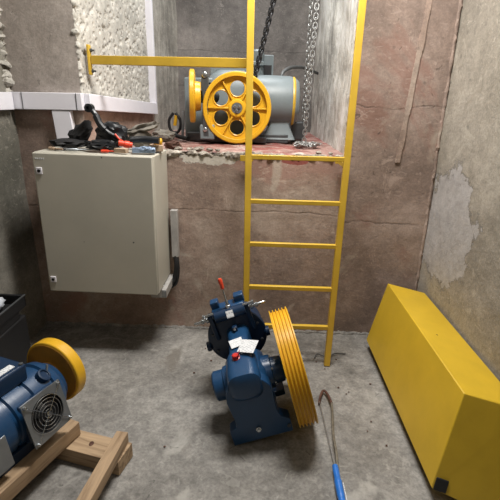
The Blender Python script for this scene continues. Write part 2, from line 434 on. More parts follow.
# ------------------------------------------------------------------ electrical cabinet
cab = thing('electrical_cabinet', 'beige grey steel electrical cabinet hung on the brown wall under the trunking', 'electrical cabinet', (-1.03, 2.99, .953), (0, radians(.6), 0))
W, Hh, D = .745, .935, .385
bm = bm_new(); add_box(bm, (0, -D/2, 0), (W, D, Hh)); obj('body', bm, 'cabinet', cab, .008, seg=3)
bm = bm_new(); add_box(bm, (0, -D-.014, 0), (W-.006, .024, Hh-.006)); dr = obj('door', bm, 'cabinet', cab, .007, seg=3)
for z in (.355, -.375):
    x = -.335
    bm = bm_new(); add_box(bm, (x, -D-.029, z), (.036, .008, .042)); lk = obj('lock_plate', bm, 'white_duct', dr, .002)
    bm = bm_new(); add_lathe(bm, (x, -D-.032, z), (0, -1, 0), [(.010, 0), (.010, .004), (.006, .004), (.006, .002), (0, .002)], 16); obj('lock_insert', bm, 'black', lk)
bm = bm_new()
for k, w in enumerate((.010, .007, .008, .008, .006)):
    add_box(bm, (-.348+k*.012, -D-.0265, .43), (w, .001, .010))
    add_box(bm, (-.348+k*.012, -D-.0268, .43), (w*.4, .001, .004))
obj('maker_badge', bm, 'label', dr, label='tiny pale badge in the top left corner of the door')
for (x, z, r) in ((.225, -.09, .006), (.06, .45, .005), (-.1, -.1, .003)):
    bm = bm_new(); add_lathe(bm, (x, -D-.0262, z), (0, -1, 0), [(r, 0), (0, .0006)], 7); obj('paint_chip', bm, 'dark_grey', dr)
# vertical duct and bracket at the cabinet's right
wd = thing('wall_duct', 'short vertical pale grey cable duct on the wall right of the cabinet', 'cable duct', (-.612, 2.99, .68))
bm = bm_new(); add_box(bm, (0, -.025, .13), (.05, .05, .36)); obj('duct_channel', bm, 'duct_grey', wd, .003)
bm = bm_new(); add_tube(bm, bez([(0, -.03, -.04), (.01, -.05, -.12), (-.01, -.05, -.22), (-.06, -.09, -.28)]), .02, 10); obj('cable', bm, 'black', wd)
bm = bm_new(); add_tube(bm, bez([(.01, -.03, -.04), (.022, -.06, -.15), (0, -.05, -.26), (-.05, -.06, -.30)]), .012, 10); obj('cable', bm, 'black_gloss', wd)
br = thing('support_bracket', 'pale grey steel bracket end sticking out below the cabinet beside the black cable', 'bracket', (-.68, 2.9, .42))
bm = bm_new(); add_box(bm, (-.01, -.05, .02), (.11, .30, .065)); obj('bracket_rail', bm, 'duct_grey', br, .003)
bm = bm_new(); add_box(bm, (.03, -.198, .02), (.03, .01, .05)); obj('end_tab', bm, 'plate', br, .002)

# ------------------------------------------------------------------ yellow leaning box
TY = radians(13.5); bw, bh = .285, .470
piv = V((1.125, 0, .004))
ex = V((cos(TY), 0, -sin(TY))); ez = V((sin(TY), 0, cos(TY)))
bx = thing('machine_guard_box', 'long yellow sheet-metal box leaning against the right wall', 'box', (1.105, 2.2, 0))
def bp(a, b, y): return piv+ex*(a-bw)+ez*b+V((0, y-2.2, 0))-V((1.105, 0, 0))
yn, yf = 1.495, 2.79
bm = bm_new(); add_hex(bm, [bp(0, 0, yn), bp(bw, 0, yn-.09), bp(bw, 0, yf), bp(0, 0, yf), bp(0, bh, yn+.105), bp(bw, bh, yn+.085), bp(bw, bh, yf+.03), bp(0, bh, yf+.03)])
obj('shell', bm, 'yellow_box', bx, .005, seg=3)
bm = bm_new()
c = bp(.10, bh+.0005, 2.15); add_lathe(bm, c, ez, [(.006, 0), (0, .001)], 10); obj('bolt_hole', bm, 'black', bx)
bm = bm_new(); R = Matrix.Rotation(TY, 3, 'Y') @ Matrix.Rotation(-.28, 3, 'X') @ Matrix.Rotation(-.28, 3, 'Z')
add_box(bm, bp(.032, .034, yn-.003), (.055, .010, .060), R); obj('corner_pad', bm, 'black', bx, .002, label='black patch at the near bottom corner')
bm = bm_new(); add_box(bm, (.935, 1.75, .020), (.07, .09, .040)); tag(obj('support_block', bm, 'black', bevel=.003), 'small dark block wedged under the raised edge of the yellow box', 'block')

# ------------------------------------------------------------------ blue worm gear machine with multi-groove pulley
RY = radians(-16)
gm = thing('geared_machine', 'dark blue worm gear hoist machine with yellow grooved pulley, tilted on the floor', 'gear machine', (-.074, 1.772, .006), (0, RY, radians(6)))
cx = .145
bm = bm_new()
front = [(0, 0), (.315, 0), (.315, .085), (.300, .095), (.272, .115), (.262, .16), (.264, .22), (.268, .28), (.262, .325), (.235, .365), (.20, .378), (.09, .378), (.055, .36), (.03, .325), (.022, .28), (.026, .22), (.034, .16), (.030, .115), (.014, .095), (0, .09)]
add_prism(bm, [((-.012 if (x < .02 and z < .12) else x), z) for x, z in front], 0, .07)
body = obj('gear_housing', bm, 'blue', gm, .022, 50, seg=4)
bm = bm_new(); add_loft(bm, [(.03, .035, .255, .03, .35, .05), (.20, .03, .26, .02, .345, .06), (.33, .035, .255, .02, .34, .06), (.372, .06, .23, .05, .31, .06)]); obj('rear_housing', bm, 'blue', gm, 0, 50)
bm = bm_new()   # worm housing / dome on top with the neck back to the flange
add_loft(bm, [(-.022, cx-.062, cx+.058, .30, .40, .045), (-.008, cx-.085, cx+.08, .275, .43, .05), (.03, cx-.09, cx+.085, .26, .438, .05), (.17, cx-.088, cx+.078, .25, .44, .045),
              (.22, cx-.066, cx+.058, .26, .442, .035), (.33, cx-.062, cx+.055, .28, .45, .03), (.45, cx-.075, cx+.065, .27, .46, .05)], 'y')
neck = obj('worm_housing', bm, 'blue', gm, 0, 50)
bm = bm_new(); add_box(bm, (.16, .33, .02), (.32, .08, .04)); add_box(bm, (.16, .18, .02), (.2, .3, .03)); obj('rear_foot', bm, 'blue', gm, .006, 40)
for x in (.300,):
    bm = bm_new(); add_lathe(bm, (x, -.001, .045), (0, -1, 0), [(.010, 0), (.012, .006), (0, .006)], 6); obj('foot_bolt', bm, 'dark_grey', gm)
SZ, SY = .262, .195
bm = bm_new(); add_lathe(bm, (cx-.095, SY, SZ-.005), (-1, 0, 0), [(.10, 0), (.095, .03), (.083, .036), (.083, .088), (.076, .096), (.05, .098), (.05, .092), (0, .092)], 40); obj('left_bearing_boss', bm, 'blue', gm)
bm = bm_new(); add_lathe(bm, (cx+.09, SY, SZ), (1, 0, 0), [(.095, 0), (.09, .05), (.075, .055), (.07, .11), (.05, .115), (.045, .125), (0, .125)], 40); obj('right_bearing_boss', bm, 'blue', gm)
for a in range(6):
    bm = bm_new(); t = a*pi/3+.3; add_lathe(bm, (cx+.137, SY+.08*cos(t), SZ+.08*sin(t)), (1, 0, 0), [(.007, 0), (.007, .012), (0, .012)], 6); obj('cover_bolt', bm, 'steel', gm)
bm = bm_new(); add_cyl(bm, (cx+.2, SY, SZ), (.345, SY, SZ), .03); obj('shaft', bm, 'steel', gm)
# red filler cap
bm = bm_new(); add_lathe(bm, (cx-.022, .135, .435), (0, -.25, 1), [(.021, 0), (.021, .012), (.016, .014), (.016, .03), (.012, .034), (0, .034)], 18)
for k in range(8): add_box(bm, V((cx-.022+.016*cos(k*pi/4), .130+.016*sin(k*pi/4), .457)), (.005, .005, .018))
obj('filler_cap', bm, 'red', gm)
bm = bm_new(); R = Matrix.Rotation(.18, 3, 'Z'); add_box(bm, (cx-.012, .265, .4505), (.075, .085, .002), R); obj('type_label', bm, 'label', gm, label='white printed type label')
bm = bm_new(); R = Matrix.Rotation(-.55, 3, 'Z') @ Matrix.Rotation(.25, 3, 'X')
add_box(bm, (cx+.052, .175, .468), (.10, .085, .0015), R); obj('hang_tag', bm, 'label', gm, label='white paper tag hanging from the filler cap')
bm = bm_new(); add_tube(bm, bez([(cx-.01, .145, .452), (cx+.0, .155, .462), (cx+.005, .165, .465)], 4), .0015, 6); obj('tag_string', bm, 'red', gm)
bm = bm_new(); add_lathe(bm, (cx-.005, .001, .075), (0, -1, 0), [(.016, 0), (.016, .012), (.010, .014), (.010, .02), (0, .02)], 6); obj('drain_plug', bm, 'steel', gm)
bm = bm_new(); add_box(bm, (cx-.01, .39, .462), (.03, .03, .045)); obj('grease_block', bm, 'blue_dark', gm, .004)
bm = bm_new(); add_lathe(bm, (cx-.01, .375, .475), (0, -1, .3), [(.008, 0), (.008, .008), (0, .010)], 8); obj('grease_nipple', bm, 'steel', gm)
# flange + brake drum
fc = V((.13, .44, .375))
bm = bm_new(); add_lathe(bm, fc, (0, 1, 0), [(.06, -.01), (.085, 0), (.160, .01), (.176, .012), (.180, .02), (.180, .045), (.172, .05), (.165, .05), (.165, .17), (.15, .18), (0, .18)], 56); fl = obj('brake_housing', bm, 'blue_dark', gm, 0, 40)
for k in range(8):
    t = k*pi/4+.4; bm = bm_new(); add_lathe(bm, fc+V((.150*cos(t), .012, .150*sin(t))), (0, -1, 0), [(.009, 0), (.009, .012), (0, .012)], 6); obj('flange_bolt', bm, 'dark_grey', fl)
for k in (-1, 1):
    bm = bm_new(); add_lathe(bm, fc+V((k*.0, .02, 0))+V((k*.165, 0, -.02)), (k, 0, 0), [(.02, 0), (.03, .01), (.03, .03), (0, .03)], 16); obj('side_lug', bm, 'blue_dark', gm)
# brake coil and studs
bz = .545
bm = bm_new(); R = Matrix.Rotation(-.06, 3, 'Y')
add_lathe(bm, (.035, .44, bz-.002), (1, 0, .06), [(.030, 0), (.034, .003), (.034, .185), (.030, .188), (0, .188)], 28); obj('brake_coil', bm, 'blue_dark', gm)
bm = bm_new(); add_box(bm, (.125, .50, bz+.0), (.20, .09, .075), R); add_box(bm, (.05, .51, bz+.05), (.05, .06, .05), R); add_box(bm, (.20, .51, bz+.058), (.06, .06, .05), R); obj('brake_bracket', bm, 'blue', gm, .006)
bm = bm_new(); add_box(bm, (.13, .408, bz+.014), (.042, .003, .042), R @ Matrix.Rotation(-.5, 3, 'X')); obj('coil_label', bm, 'label', gm, label='small white label on the brake coil')
for k in (-1, 1):
    x0 = .125+k*.10
    bm = bm_new(); add_box(bm, (x0+k*.012, .455, bz-.06+k*.006), (.028, .05, .17), R); obj('brake_arm', bm, 'blue_dark', gm, .006)
    bm = bm_new(); add_lathe(bm, (x0, .45, bz+k*.006), (k, 0, k*.06), [(.010, 0), (.010, .03), (.019, .03), (.019, .045), (.010, .045), (.010, .062), (.016, .062), (.016, .074), (.009, .074), (.008, .115), (.002, .125), (0, .125)], 6 if False else 16); obj('spring_stud', bm, 'steel', gm)
    bm = bm_new(); add_lathe(bm, (x0-k*.01, .43, bz+.035+k*.004), (k, 0, k*.06), [(.008, 0), (.008, .055), (.013, .055), (.013, .067), (0, .067)], 12); obj('adjusting_screw', bm, 'steel', gm)
bm = bm_new(); add_lathe(bm, (.128, .45, bz+.02), (0, .1, 1), [(.017, 0), (.017, .03), (.010, .034), (.009, .06), (.0055, .065), (.0055, .16), (0, .16)], 14); lv = obj('release_lever', bm, 'steel', gm)
bm = bm_new(); add_lathe(bm, (.128, .463, bz+.155), (0, .1, 1), [(.008, 0), (.011, .01), (.0115, .035), (.013, .055), (.009, .066), (0, .068)], 14); obj('lever_grip', bm, 'redorange', lv, label='orange-red grip on the release lever')
# pulley
pr = []; n_g = 5; pw = .092; x0p = .352; Rr = .322; dg = .013
rim = [(Rr-.045, 0), (Rr-.003, 0)]
for k in range(n_g):
    a = pw*(k)/n_g; s = pw/n_g
    rim += [(Rr, a+.0015), (Rr, a+.005), (Rr-dg, a+.0085), (Rr-dg, a+s-.0035)]
rim += [(Rr, pw-.001+.003), (Rr, pw+.008), (Rr-.045, pw+.008), (Rr-.055, pw-.01), (Rr-.055, .01)]
bm = bm_new(); add_lathe(bm, (x0p, SY, SZ), (1, 0, 0), rim, 96, closed=True); pl = obj('grooved_pulley', bm, 'yellow_wheel', gm, 0, 25)
bm = bm_new(); add_lathe(bm, (x0p+.045, SY, SZ), (1, 0, 0), [(.04, -.03), (.07, -.03), (.075, -.002), (Rr-.05, 0), (Rr-.05, .02), (.075, .022), (.07, .05), (.04, .05)], 64, closed=True); obj('pulley_web', bm, 'yellow_wheel', pl, 0, 35)
bm = bm_new(); add_cyl(bm, (x0p, SY, SZ), (x0p+.09, SY, SZ), .041); add_lathe(bm, (x0p+.09, SY, SZ), (1, 0, 0), [(.05, 0), (.05, .012), (0, .012)], 24); obj('hub_cap', bm, 'dark_grey', pl)

# ------------------------------------------------------------------ blue motor on timber at the left
AX = math.atan2(.33, .94)            # turned clockwise seen from above
mt = thing('ventilated_motor', 'blue ribbed electric motor with square fan plate and yellow wheel at the left edge', 'motor', (-1.165, 1.525, .170), (0, 0, -AX))
# local: y along the axis (away from the camera), x to the right
R0, MZ = .155, .165
prof = [(.05, -.62), (.12, -.61), (R0-.01, -.58)]
for k in range(7):
    y = -.52+k*.115
    prof += [(R0, y-.03), (R0, y+.035), (R0-.012, y+.042), (R0-.012, y+.055), (R0, y+.062)]
prof += [(R0-.01, .27), (.125, .29), (.11, .315), (.05, .32), (0, .32)]
bm = bm_new(); add_lathe(bm, (0, 0, MZ), (0, 1, 0), prof, 48); obj('motor_body', bm, 'blue', mt, 0, 40)
bm = bm_new(); add_box(bm, (0, -.2, .03), (.26, .62, .06)); add_box(bm, (0, -.2, .06), (.2, .5, .08)); obj('motor_foot', bm, 'blue_dark', mt, .006)
bm = bm_new(); add_box(bm, (-.03, -.05, MZ+R0+.035), (.17, .40, .085)); tb = obj('terminal_box', bm, 'blue_dark', mt, .01)
bm = bm_new(); add_box(bm, (.015, -.04, MZ+R0+.0785), (.035, .30, .002)); obj('white_strip', bm, 'label', tb, label='white label strip on the box lid')
for y in (-.22, .135):
    bm = bm_new(); add_lathe(bm, (.04, y, MZ+R0+.077), (0, 0, 1), [(.010, 0), (.010, .006), (0, .008)], 10); obj('lid_screw', bm, 'dark_grey', tb)
bm = bm_new(); add_lathe(bm, (.075, .20, MZ+R0-.035), (.6, .3, .8), [(.035, 0), (.035, .03), (.024, .032), (.024, .024), (0, .024)], 20); lg = obj('cable_gland', bm, 'blue_dark', mt, .002)
bm = bm_new(); add_lathe(bm, (.075, .235, MZ+R0-.02), (0, .3, 1), [(.006, 0), (.006, .035), (0, .035)], 10); obj('lifting_stud', bm, 'steel', mt)
# fan plate on the side
fx = .185; fz = MZ+.02; fy = .11; fs = .11
RP = Matrix.Rotation(radians(-14), 3, 'Y')
def fp(dx, dy, dz): return V((fx, fy, fz))+RP @ V((dx, dy, dz))
bm = bm_new(); add_box(bm, fp(-.055, 0, 0), (.045, 2*fs-.03, 2*fs-.03), RP); obj('fan_duct', bm, 'blue_dark', mt, .006)
bm = bm_new(); 
n = 40; sq = []; 
for k in range(n):
    t = 2*pi*k/n+pi/4; c_, s_ = cos(t), sin(t); q = fs/max(abs(c_), abs(s_)); sq.append((c_*q, s_*q, c_*.088, s_*.088))
vo = [[bm.verts.new(fp(x, a, b)) for a, b, _, _ in sq] for x in (0, .006)]
vi = [[bm.verts.new(fp(x, a, b)) for _, _, a, b in sq] for x in (0, .006)]
for i in range(n):
    j = (i+1) % n
    bm.faces.new((vo[1][i], vo[1][j], vi[1][j], vi[1][i])); bm.faces.new((vo[0][j], vo[0][i], vi[0][i], vi[0][j]))
    bm.faces.new((vo[0][i], vo[0][j], vo[1][j], vo[1][i])); bm.faces.new((vi[0][j], vi[0][i], vi[1][i], vi[1][j]))
fpl = obj('fan_plate', bm, 'plate', mt, 0, 30)
bm = bm_new(); add_lathe(bm, fp(-.02, 0, 0), RP @ V((1, 0, 0)), [(.088, .022), (.088, 0), (0, 0)], 40, cap=False); obj('fan_well', bm, 'black', fpl)
bm = bm_new(); add_lathe(bm, fp(-.018, 0, 0), RP @ V((1, 0, 0)), [(.025, 0), (.025, .012), (0, .014)], 20)
for k in range(7):
    t = 2*pi*k/7; R2 = RP @ Matrix.Rotation(t, 3, 'X') @ Matrix.Rotation(.5, 3, 'Z')
    add_box(bm, fp(-.012, 0, 0)+RP @ Matrix.Rotation(t, 3, 'X') @ V((0, .052, 0)), (.002, .06, .03), R2)
obj('fan_rotor', bm, 'black_gloss', fpl)
bm = bm_new()
for r in (.02, .037, .054, .071, .086):
    add_tube(bm, [fp(.012, r*cos(2*pi*k/36), r*sin(2*pi*k/36)) for k in range(36)],   .0012, 6, closed=True)
for sgn in (1, -1):
    e = .096; add_tube(bm, [fp(.014, -e, -e*sgn), fp(.014, e, e*sgn)], .0022, 6)
add_lathe(bm, fp(.012, 0, 0), RP @ V((1, 0, 0)), [(.012, 0), (.012, .004), (0, .005)], 14)
obj('fan_guard', bm, 'steel', fpl)
for sy in (-1, 1):
    for sz in (-1, 1):
        bm = bm_new(); add_lathe(bm, fp(.006, sy*.096, sz*.096), RP @ V((1, 0, 0)), [(.009, 0), (.009, .008), (.005, .014), (0, .015)], 12); obj('corner_screw', bm, 'steel', fpl)
bm = bm_new(); add_box(bm, (.150, -.22, MZ-.03), (.03, .28, .15), Matrix.Rotation(radians(-10), 3, 'Y')); obj('side_panel', bm, 'plate', mt, .004, label='plain grey metal panel low on the motor side')
# yellow wheel beyond
WY = .375
bm = bm_new(); add_lathe(bm, (-.055, WY, MZ-.0), (0, 1, 0), [(.172, 0), (.180, .005), (.180, .06), (.172, .066), (.05, .06), (.04, .09), (0, .09)][:], 72)
wh = obj('yellow_wheel', bm, 'yellow_wheel', mt, .004, 40)
bm = bm_new(); add_lathe(bm, (-.055, WY-.0, MZ), (0, -1, 0), [(.17, -.003), (.165, .003), (.07, .004), (.06, .03), (0, .03)], 48); obj('wheel_face', bm, plain('brown_wheel_face', '#a8741a', .6, 0, .2), wh, label='brownish inner face of the wheel')  # inner face browner than the yellow rim
bm = bm_new(); add_cyl(bm, (-.03, .3, MZ), (-.03, WY+.02, MZ), .045); obj('wheel_shaft', bm, 'dark_grey', mt)

# timber frame
tf = thing('timber_skid', 'rough pine timber frame lying on the floor under the blue motor', 'wooden pallet', (-.85, 1.5, 0))
def beam(name, a, b, w, z0, z1, m='wood'):
    a = V((*a, 0)); b = V((*b, 0)); d = (b-a); L = d.length; ang = math.atan2(d.x, d.y)
    bm = bm_new(); add_box(bm, (0, L/2, (z0+z1)/2), (w, L, z1-z0))
    o = obj(name, bm, m, tf, .003); o.location = a-V((.85*-1, 1.5, 0)); o.rotation_euler = (0, 0, -ang); return o
beam('runner_beam', (-1.185, 1.02), (-.922, 1.735), .075, .09, .170)
beam('runner_beam', (-1.50, 1.12), (-1.24, 1.80), .075, .09, .170)
beam('runner_beam', (-.735, .95), (-.655, 1.69), .06, .0875, .15)
bm = bm_new(); add_box(bm, (.06, 0, 0), (.76, .13, .085)); o = obj('cross_beam', bm, 'wood_x', tf, .003); o.location = V((-1.05, 1.725, .0435))-V((-.85, 1.5, 0)); o.rotation_euler = (0, 0, radians(-14))
bm = bm_new(); add_box(bm, (0, 0, 0), (.9, .1, .085)); o = obj('cross_beam', bm, 'wood_x', tf, .003); o.location = V((-1.12, 1.08, .0435))-V((-.85, 1.5, 0)); o.rotation_euler = (0, 0, radians(-14))
bm = bm_new(); blob(bm, (0, 0, 0), (.012, .016, .002), sub=2); o = obj('knot', bm, 'rust', tf); o.location = V((-.81, 1.665, .087))-V((-.85, 1.5, 0))

# ------------------------------------------------------------------ hacksaw-like tool on the floor
sw = thing('hacksaw', 'thin worn steel hacksaw with blue handle lying on the floor beside the yellow box', 'hacksaw', (.43, 1.8, .01))
def sp(x, y, z=.012): return (x-.43, y-1.8, z-.01)
bm = bm_new(); add_tube(bm, bez([sp(.484, 2.11, .03), sp(.470, 2.00, .045), sp(.450, 1.85, .045), sp(.446, 1.72, .04), sp(.438, 1.62, .03)]), .0065, 8); obj('saw_frame', bm, 'saw_grey', sw)
bm = bm_new(); add_tube(bm, bez([sp(.484, 2.11, .03), sp(.472, 2.20, .025), sp(.452, 2.24, .018), sp(.425, 2.18, .014), sp(.412, 2.12, .012)]), .008, 8); obj('frame_tip', bm, 'rust', sw, label='rusty curved tip of the saw frame')
bm = bm_new(); a, c = V(sp(.414, 2.13, .014)), V(sp(.430, 1.62, .02)); add_box(bm, (a+c)/2, (.004, (a-c).length, .014), Matrix.Rotation(math.atan2(.016, .51), 3, 'Z')); obj('blade', bm, 'steel', sw, 0)
bm = bm_new(); add_tube(bm, bez([sp(.428, 1.64, .028), sp(.427, 1.55, .03), sp(.428, 1.46, .028), sp(.43, 1.38, .026)]), [.016]*10+[.019]*10+[.017]*11, 12); obj('saw_handle', bm, 'blue_handle', sw)
bm = bm_new(); add_box(bm, sp(.445, 1.475, .05), (.003, .10, .003)); obj('handle_groove', bm, 'label', sw)

# ------------------------------------------------------------------ tray at the far left
tr = thing('tool_tray', 'black open tool tray with white and grey lumps in it by the left wall', 'tray', (-1.565, 2.06, 0))
bm = bm_new()
tz = .55
a0, a1, b0, b1 = -.17, .17, -.40, .40
R = Matrix.Rotation(radians(-24), 3, 'Z')
# built in local frame, sides separate from floor
add_box(bm, (0, 0, tz-.07), (.19, .66, .012))
for x in (-.09, .09): add_box(bm, (x, 0, tz-.035), (.010, .66, .07))
for y in (-.325, .325): add_box(bm, (0, y, tz-.035), (.19, .012, .07))
bo = obj('tray_body', bm, 'black', tr, .002)
bm = bm_new(); add_tube(bm, [(-.093, -.33, tz), (.093, -.33, tz), (.093, .33, tz), (-.093, .33, tz)], .006, 8, closed=True); obj('tray_rim', bm, 'dark_grey', tr)
for x in (-.08, .08):
    bm = bm_new(); add_box(bm, (x, 0, .45), (.02, .5, .045)); obj('tray_foot', bm, 'black', tr)
bm = bm_new(); add_box(bm, (-1.565, 2.06, .212), (.19, .62, .424)); sc = obj('shade_block', bm, 'black', bevel=.01); tag(sc, 'black block added for the dark shade under the tool tray', 'shade block')  # invented black block that makes the space under the tray dark
bm = bm_new(); blob(bm, (-1.585, 2.26, tz-.008), (.042, .07, .045), amp=.3, seed=3); tag(obj('plastic_bag', bm, 'white_lump'), 'crumpled white lump lying in the black tray', 'bag')
bm = bm_new(); add_cyl(bm, (-1.53, 1.97, tz-.03), (-1.58, 2.08, tz-.03), .032); tag(obj('tape_roll', bm, 'plate', bevel=.004), 'grey roll lying at the near end of the black tray', 'roll')

# ------------------------------------------------------------------ tools on top of the cabinet
ct = 1.437
def cz(x): return .953+.4675+.004-(x+1.03)*sin(radians(.6))*1.0 + .0
# top surface height at x (cabinet rotated +2.2deg about Y: right side lower)
def item(name, bm, m, label, cat, **k): return tag(obj(name, bm, m, **k), label, cat)
bm = bm_new(); z = cz(-1.25)
blob(bm, (-1.23, 2.77, z+.038), (.12, .09, .030), amp=.4, seed=1)
blob(bm, (-1.185, 2.82, z+.085), (.10, .05, .055), Matrix.Rotation(-.8, 3, 'Y'), amp=.4, seed=2)
item('tool_bag', bm, 'black', 'crumpled black tool bag at the left end of the cabinet top', 'bag')
bm = bm_new(); z = cz(-1.0)
blob(bm, (-1.0, 2.70, z+.040), (.105, .055, .032), amp=.4, seed=5); blob(bm, (-.965, 2.80, z+.095), (.10, .05, .082), amp=.4, seed=6)
item('work_glove', bm, 'black_gloss', 'black leather heap lying mid cabinet under the curved handle', 'gloves')
lp = thing('pry_tool', 'dark grey curved lever handle with round end rising from the black heap', 'tool', (-.955, 2.76, cz(-.97)+.125))
bm = bm_new(); add_tube(bm, bez([(-.125, 0, .135), (-.09, -.01, .10), (-.06, -.02, .04), (-.01, -.02, -.01), (.07, -.02, -.05)]), [.017]*12+[.022]*15+[.015]*14, 10); obj('lever', bm, 'black_gloss', lp)
bm = bm_new(); add_lathe(bm, (-.125, .02, .135), (0, -1, 0), [(.026, 0), (.026, .045), (.012, .047), (.012, .03), (0, .03)], 20); obj('round_end', bm, 'black_gloss', lp)
ag = thing('angle_grinder', 'red and black power tool on the cabinet top beside the black heap', 'power tool', (-.845, 2.72, cz(-.85)+.040))
bm = bm_new(); add_tube(bm, bez([(-.045, -.03, .02), (0, -.02, .01), (.035, -.01, .005)]), [.018]*8+[.022]*8+[.018]*5, 14); obj('red_housing', bm, 'redorange', ag)
bm = bm_new(); add_tube(bm, bez([(.02, 0, .035), (.10, .02, .04), (.2, .02, .035)]), .022, 12); obj('black_body', bm, 'black_gloss', ag)
bm = bm_new(); add_tube(bm, bez([(-.07, -.01, .07), (-.04, -.02, .04), (0, -.03, .02)]), .006, 8); obj('red_cord', bm, 'redorange', ag)
bm = bm_new(); z = cz(-.8)
blob(bm, (-.79, 2.875, z+.135), (.11, .04, .030), Matrix.Rotation(-.25, 3, 'Y'), amp=.7, seed=9, freq=2)
blob(bm, (-.80, 2.87, z+.072), (.08, .035, .058), amp=.4, seed=11)
item('grey_rag', bm, 'cloth_grey', 'crumpled grey rag heaped above the red and black tool', 'cloth')
bm = bm_new(); add_box(bm, (-.73, 2.68, cz(-.73)+.021), (.14, .06, .030), Matrix.Rotation(.2, 3, 'Z')); blob(bm, (-.71, 2.67, cz(-.7)+.030), (.05, .03, .016), amp=.5, seed=14)
item('foil_packet', bm, 'packet', 'shiny pale blue foil packet at the right front of the cabinet top', 'packet', bevel=.004)
bm = bm_new(); add_box(bm, (-.86, 2.64, cz(-.84)+.018), (.08, .04, .026), Matrix.Rotation(-.2, 3, 'Z'))
item('cardboard_packet', bm, 'tan', 'small tan carton left of the foil packet on the cabinet top', 'carton', bevel=.002)
bm = bm_new(); add_box(bm, (-.68, 2.80, cz(-.71)+.025), (.08, .09, .04), Matrix.Rotation(.3, 3, 'Z'))
item('flat_box', bm, 'tan', 'flat brown box at the right rear corner of the cabinet top', 'box', bevel=.003)
bm = bm_new(); add_lathe(bm, (-.695, 2.80, cz(-.71)+.062), (1, .2, 0), [(.018, 0), (.024, .004), (.024, .05), (.015, .055), (0, .055)], 18)
item('yellow_torch', bm, 'yellow_wheel', 'short yellow cylinder lying on the flat brown box', 'torch')
bm = bm_new(); blob(bm, (-.635, 3.12, H0+.025), (.06, .05, .03), amp=.4, seed=19)
item('brick_piece', bm, 'rust', 'reddish broken brick piece on the ledge right of the cabinet', 'brick')
for k, (x, y, zz, l, ang, m, lab) in enumerate([
    (-1.13, 2.655, .012, .16, .3, 'plate', 'thin grey spanner lying in front of the black tool bag'),
    (-1.28, 2.66, .012, .12, -.4, 'tan', 'short wooden handled tool at the left front of the cabinet top'),
    (-.93, 2.635, .012, .11, .1, 'redorange', 'short red screwdriver at the front of the cabinet top')]):
    bm = bm_new(); d = V((cos(ang), sin(ang), 0))*l/2; c = V((x, y, cz(x)+zz))
    add_lathe(bm, c-d, d, [(.005, 0), (.009, .004), (.009, l*.4), (.004, l*.45), (.004, l), (0, l)], 10)
    item(('spanner', 'wood_handled_tool', 'screwdriver')[k], bm, m, lab, 'hand tool')
# items on the raised floor left
bm = bm_new(); add_tube(bm, bez([(-.86, 3.9, H0+.02), (-.80, 3.85, H0+.05), (-.72, 3.8, H0+.03), (-.62, 3.7, H0+.02)]), .018, 10)
item('hose_piece', bm, 'black', 'short black hose lying on the raised floor left of the old machine', 'hose')
bm = bm_new(); blob(bm, (-.84, 3.72, H0+.04), (.10, .08, .05), amp=.4, seed=23)
item('dust_sack', bm, 'cloth_grey', 'grey folded sack on the raised floor left of the old machine', 'sack')
pg = thing('pliers', 'black and yellow handled tool standing upright against the grey pier', 'pliers', (-.79, 4.0, H0+.01))
for k in (-1, 1):
    bm = bm_new(); add_tube(bm, bez([(0, 0, .02), (k*.045, 0, .07), (k*.05, 0, .15), (k*.01, 0, .21)]), .013, 8); obj('handle', bm, 'black', pg)
bm = bm_new(); add_tube(bm, [(0, 0, .10), (0.015, 0, .19)], .016, 8); obj('yellow_grip', bm, 'yellow_wheel', pg)
bm = bm_new(); add_tube(bm, [(0, 0, 0), (0, 0, .05)], .02, 8); obj('jaw', bm, 'dark_grey', pg)
bm = bm_new(); add_box(bm, (-.715, 4.0, H0+.12), (.02, .03, .24), Matrix.Rotation(.06, 3, 'Y')); item('metal_strip', bm, 'plate', 'narrow grey metal strip standing beside the black and yellow tool', 'metal strip', bevel=.002)

# ------------------------------------------------------------------ old traction machine in the niche
om = thing('traction_machine', 'old grey hoist machine with yellow six-hole sheave on the raised floor', 'hoist machine', (-.2, 3.75, H0))
B = V((-.2, 3.75, H0))
def L(x, y, z): return V((x, y, z))-B
bm = bm_new(); add_box(bm, L(-.2, 4.0, 1.445), (.88, .45, .07)); add_box(bm, L(-.2, 3.8, 1.44), (.5, .3, .05)); obj('base_frame', bm, 'dark_grey', om, .006)
bm = bm_new()
add_loft(bm, [(1.47-H0, -.32, .18, .12, .46, .05), (1.62-H0, -.33, .17, .12, .46, .09), (1.85-H0, -.30, .15, .12, .46, .10), (1.95-H0, -.26, .12, .15, .43, .09), (2.0-H0, -.2, .06, .2, .4, .08)])
obj('gear_case', bm, 'machine_grey', om, 0, 50)
bm = bm_new(); add_box(bm, L(-.55, 4.05, 1.68), (.26, .28, .5)); obj('brake_housing', bm, 'machine_grey', om, .012)
bm = bm_new(); add_box(bm, L(-.24, 4.12, 2.06), (.50, .28, .035)); add_box(bm, L(-.24, 4.12, 2.0), (.44, .24, .10)); obj('top_cover', bm, 'machine_grey', om, .006)
bm = bm_new(); add_lathe(bm, L(-.045, 4.06, 1.90), (0, 0, 1), [(.07, 0), (.055, .02), (.05, .20), (.055, .22), (.055, .26), (.04, .275), (0, .28)], 24); obj('lifting_column', bm, 'machine_grey', om)
bm = bm_new(); add_box(bm, L(.045, 4.15, 2.02), (.10, .10, .24)); obj('terminal_case', bm, 'machine_grey', om, .006)
bm = bm_new(); add_box(bm, L(.045, 4.095, 2.01), (.07, .012, .09)); obj('case_opening', bm, 'black', om)
